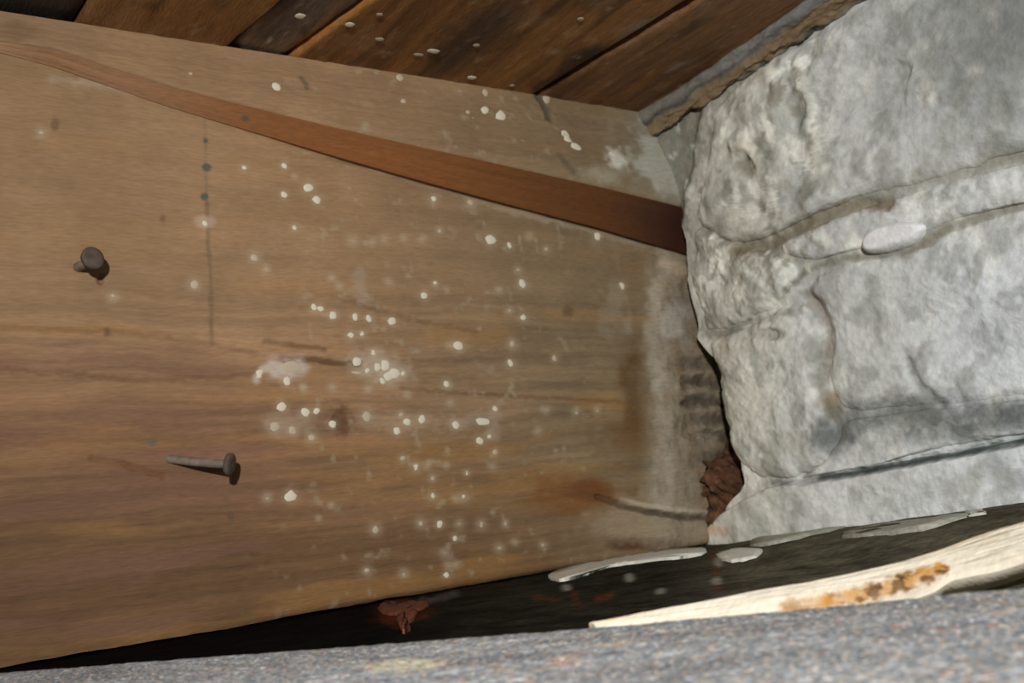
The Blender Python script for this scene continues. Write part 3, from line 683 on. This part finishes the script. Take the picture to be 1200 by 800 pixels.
P[..., 2] += -.0009 * (2 * np.abs(VV - .45)) ** 3 + .0004 * fbm(SS_ * 6, VV * 10, 3, 4) - .0010 * ss(.62, .75, VV) * ss(.35, .42, SS_) * (1 - ss(.66, .72, SS_))
P[..., 1] += .0004 * fbm(SS_ * 9, VV * 2, 4, 3)
px, py = proj(P)
C = np.ones(P.shape) * alb(212, 202, 182)
C = mix(C, alb(180, 150, 100), (1 - ss(0, .12, VV)) * .7)
C = C * (1 + .10 * fbm(SS_ * 5, VV * 16, 5, 3))[..., None]
C = mix(C, alb(150, 130, 100), ss(.2, .5, fbm(SS_ * 5, VV * 12, 7, 3)) * .5 * ss(.45, .8, SS_))
C = mix(C, alb(222, 214, 196), blob(px, py, 870, 692, 70, 8, -13, .5, .3) * .6)
am = stroke(px, py, [(922, 713), (975, 704), (1020, 694), (1060, 682), (1100, 667)], 9, .7, 6, 6, .5) * ss(.38, .5, VV)
C = mix(C, alb(176, 122, 44), am); C = mix(C, alb(62, 38, 18), am * ss(-.15, .25, fbm(px / 16, py / 6, 8)) * (.4 + .6 * ss(960, 1040, px)))
C = mix(C, alb(200, 160, 90), stroke(px, py, [(700, 727), (800, 704)], 3, wob=3) * .6)
lath = sheet('wooden_lath', P, np.clip(C * .98, .01, .9), M_lath, tuple(-.0035 * (np.cross(ax, wv) if np.cross(ax, wv)[2] > 0 else -np.cross(ax, wv))))
thing(lath, 'pale freshly split wooden lath with an amber resin patch, resting behind the grey beam', 'lath')

# ------------------------------------------------------------------ grey beam in the foreground
n1 = 700
t = np.linspace(0, 1, len(E3)); s_ = np.linspace(0, 1, n1); ed = np.stack([np.interp(s_, np.r_[0, np.cumsum(np.linalg.norm(np.diff(E3, axis=0), axis=1))] / np.cumsum(np.linalg.norm(np.diff(E3, axis=0), axis=1))[-1], E3[:, k]) for k in range(3)], 1)
# cross section: (distance toward the viewer, height)
cs = [(-.0005, -.030), (-.0010, -.012)]
R = .006
for a in np.linspace(0, 90, 12): cs.append((R - (R + .0008) * math.cos(math.radians(a)), -R + R * math.sin(math.radians(a))))
cs += [(d, -.00012 * (d / .01) ** 1.5) for d in np.linspace(.0075, .075, 150)]
cs += [(.080, -.006), (.083, -.012), (.083, -.030)]
cs = np.array(cs)
P = ed[None] + cs[:, None, :1] * nrm[None, None] + np.concatenate([np.zeros((len(cs), 1, 2)), cs[:, None, 1:]], -1)
A = (s_ * L)[None].repeat(len(cs), 0); Dd = cs[:, :1].repeat(n1, 1)
P[..., 2] += (.00025 * fbm(A * 120, Dd * 300, 3, 4) + .00018 * fbm(A * 500, Dd * 900, 4, 3)) * ss(-.02, -.004, cs[:, 1:])
C = np.ones(P.shape) * alb(124, 127, 128)
C = C * (1 + .45 * fbm(A * 50, Dd * 160, 5, 4) + .42 * fbm(A * 700, Dd * 900, 6, 3))[..., None]
C = mix(C, alb(190, 190, 184), (1 - ss(.0012, .0035, np.abs(Dd - .0022))) * .6)
C = mix(C, alb(92, 98, 104), (1 - ss(.0012, .004, np.abs(Dd - .0075))) * (.5 + .5 * fbm(A * 30, Dd * 90, 15)).clip(0, 1) * .6)
C = mix(C, alb(84, 88, 94), ss(.05, .5, fbm(A * 45, Dd * 260, 7, 4)) * .6)
C = mix(C, alb(160, 150, 132), ss(.15, .5, fbm(A * 420, Dd * 600, 8, 3)) * ss(.15, .5, .3 + fbm(A * 14, Dd * 60, 9)) * .85)
C = mix(C, alb(176, 96, 64), ss(.5, .75, fbm(A * 500, Dd * 700, 10, 2)) * .25)
C = mix(C, alb(206, 208, 206), ss(.42, .7, fbm(A * 600, Dd * 800, 12, 2)) * .6)
C = mix(C, alb(70, 74, 80), ss(.25, .6, fbm(A * 520, Dd * 700, 14, 3)) * .5)
px, py = proj(P)
C = mix(C, alb(214, 190, 150), blob(px, py, 475, 779, 48, 6, -3, .5, .5, 14, 8) * .8)
for a_, b_, r_ in [(584, 782, 6), (660, 773, 16), (620, 799, 7), (1050, 768, 8), (1052, 735, 8), (545, 800, 5)]:
    C = mix(C, alb(184, 136, 104), blob(px, py, a_, b_, r_, r_ * .4, -6, .6, .9, a_, 5) * .55)
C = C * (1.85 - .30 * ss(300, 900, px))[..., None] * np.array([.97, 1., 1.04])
beam = sheet('grey_beam', P, np.clip(C, .02, .85), M_beam, (0, 0, -.025))
thing(beam, 'weathered blue grey beam with a rounded edge running across in front of the joist', 'beam')
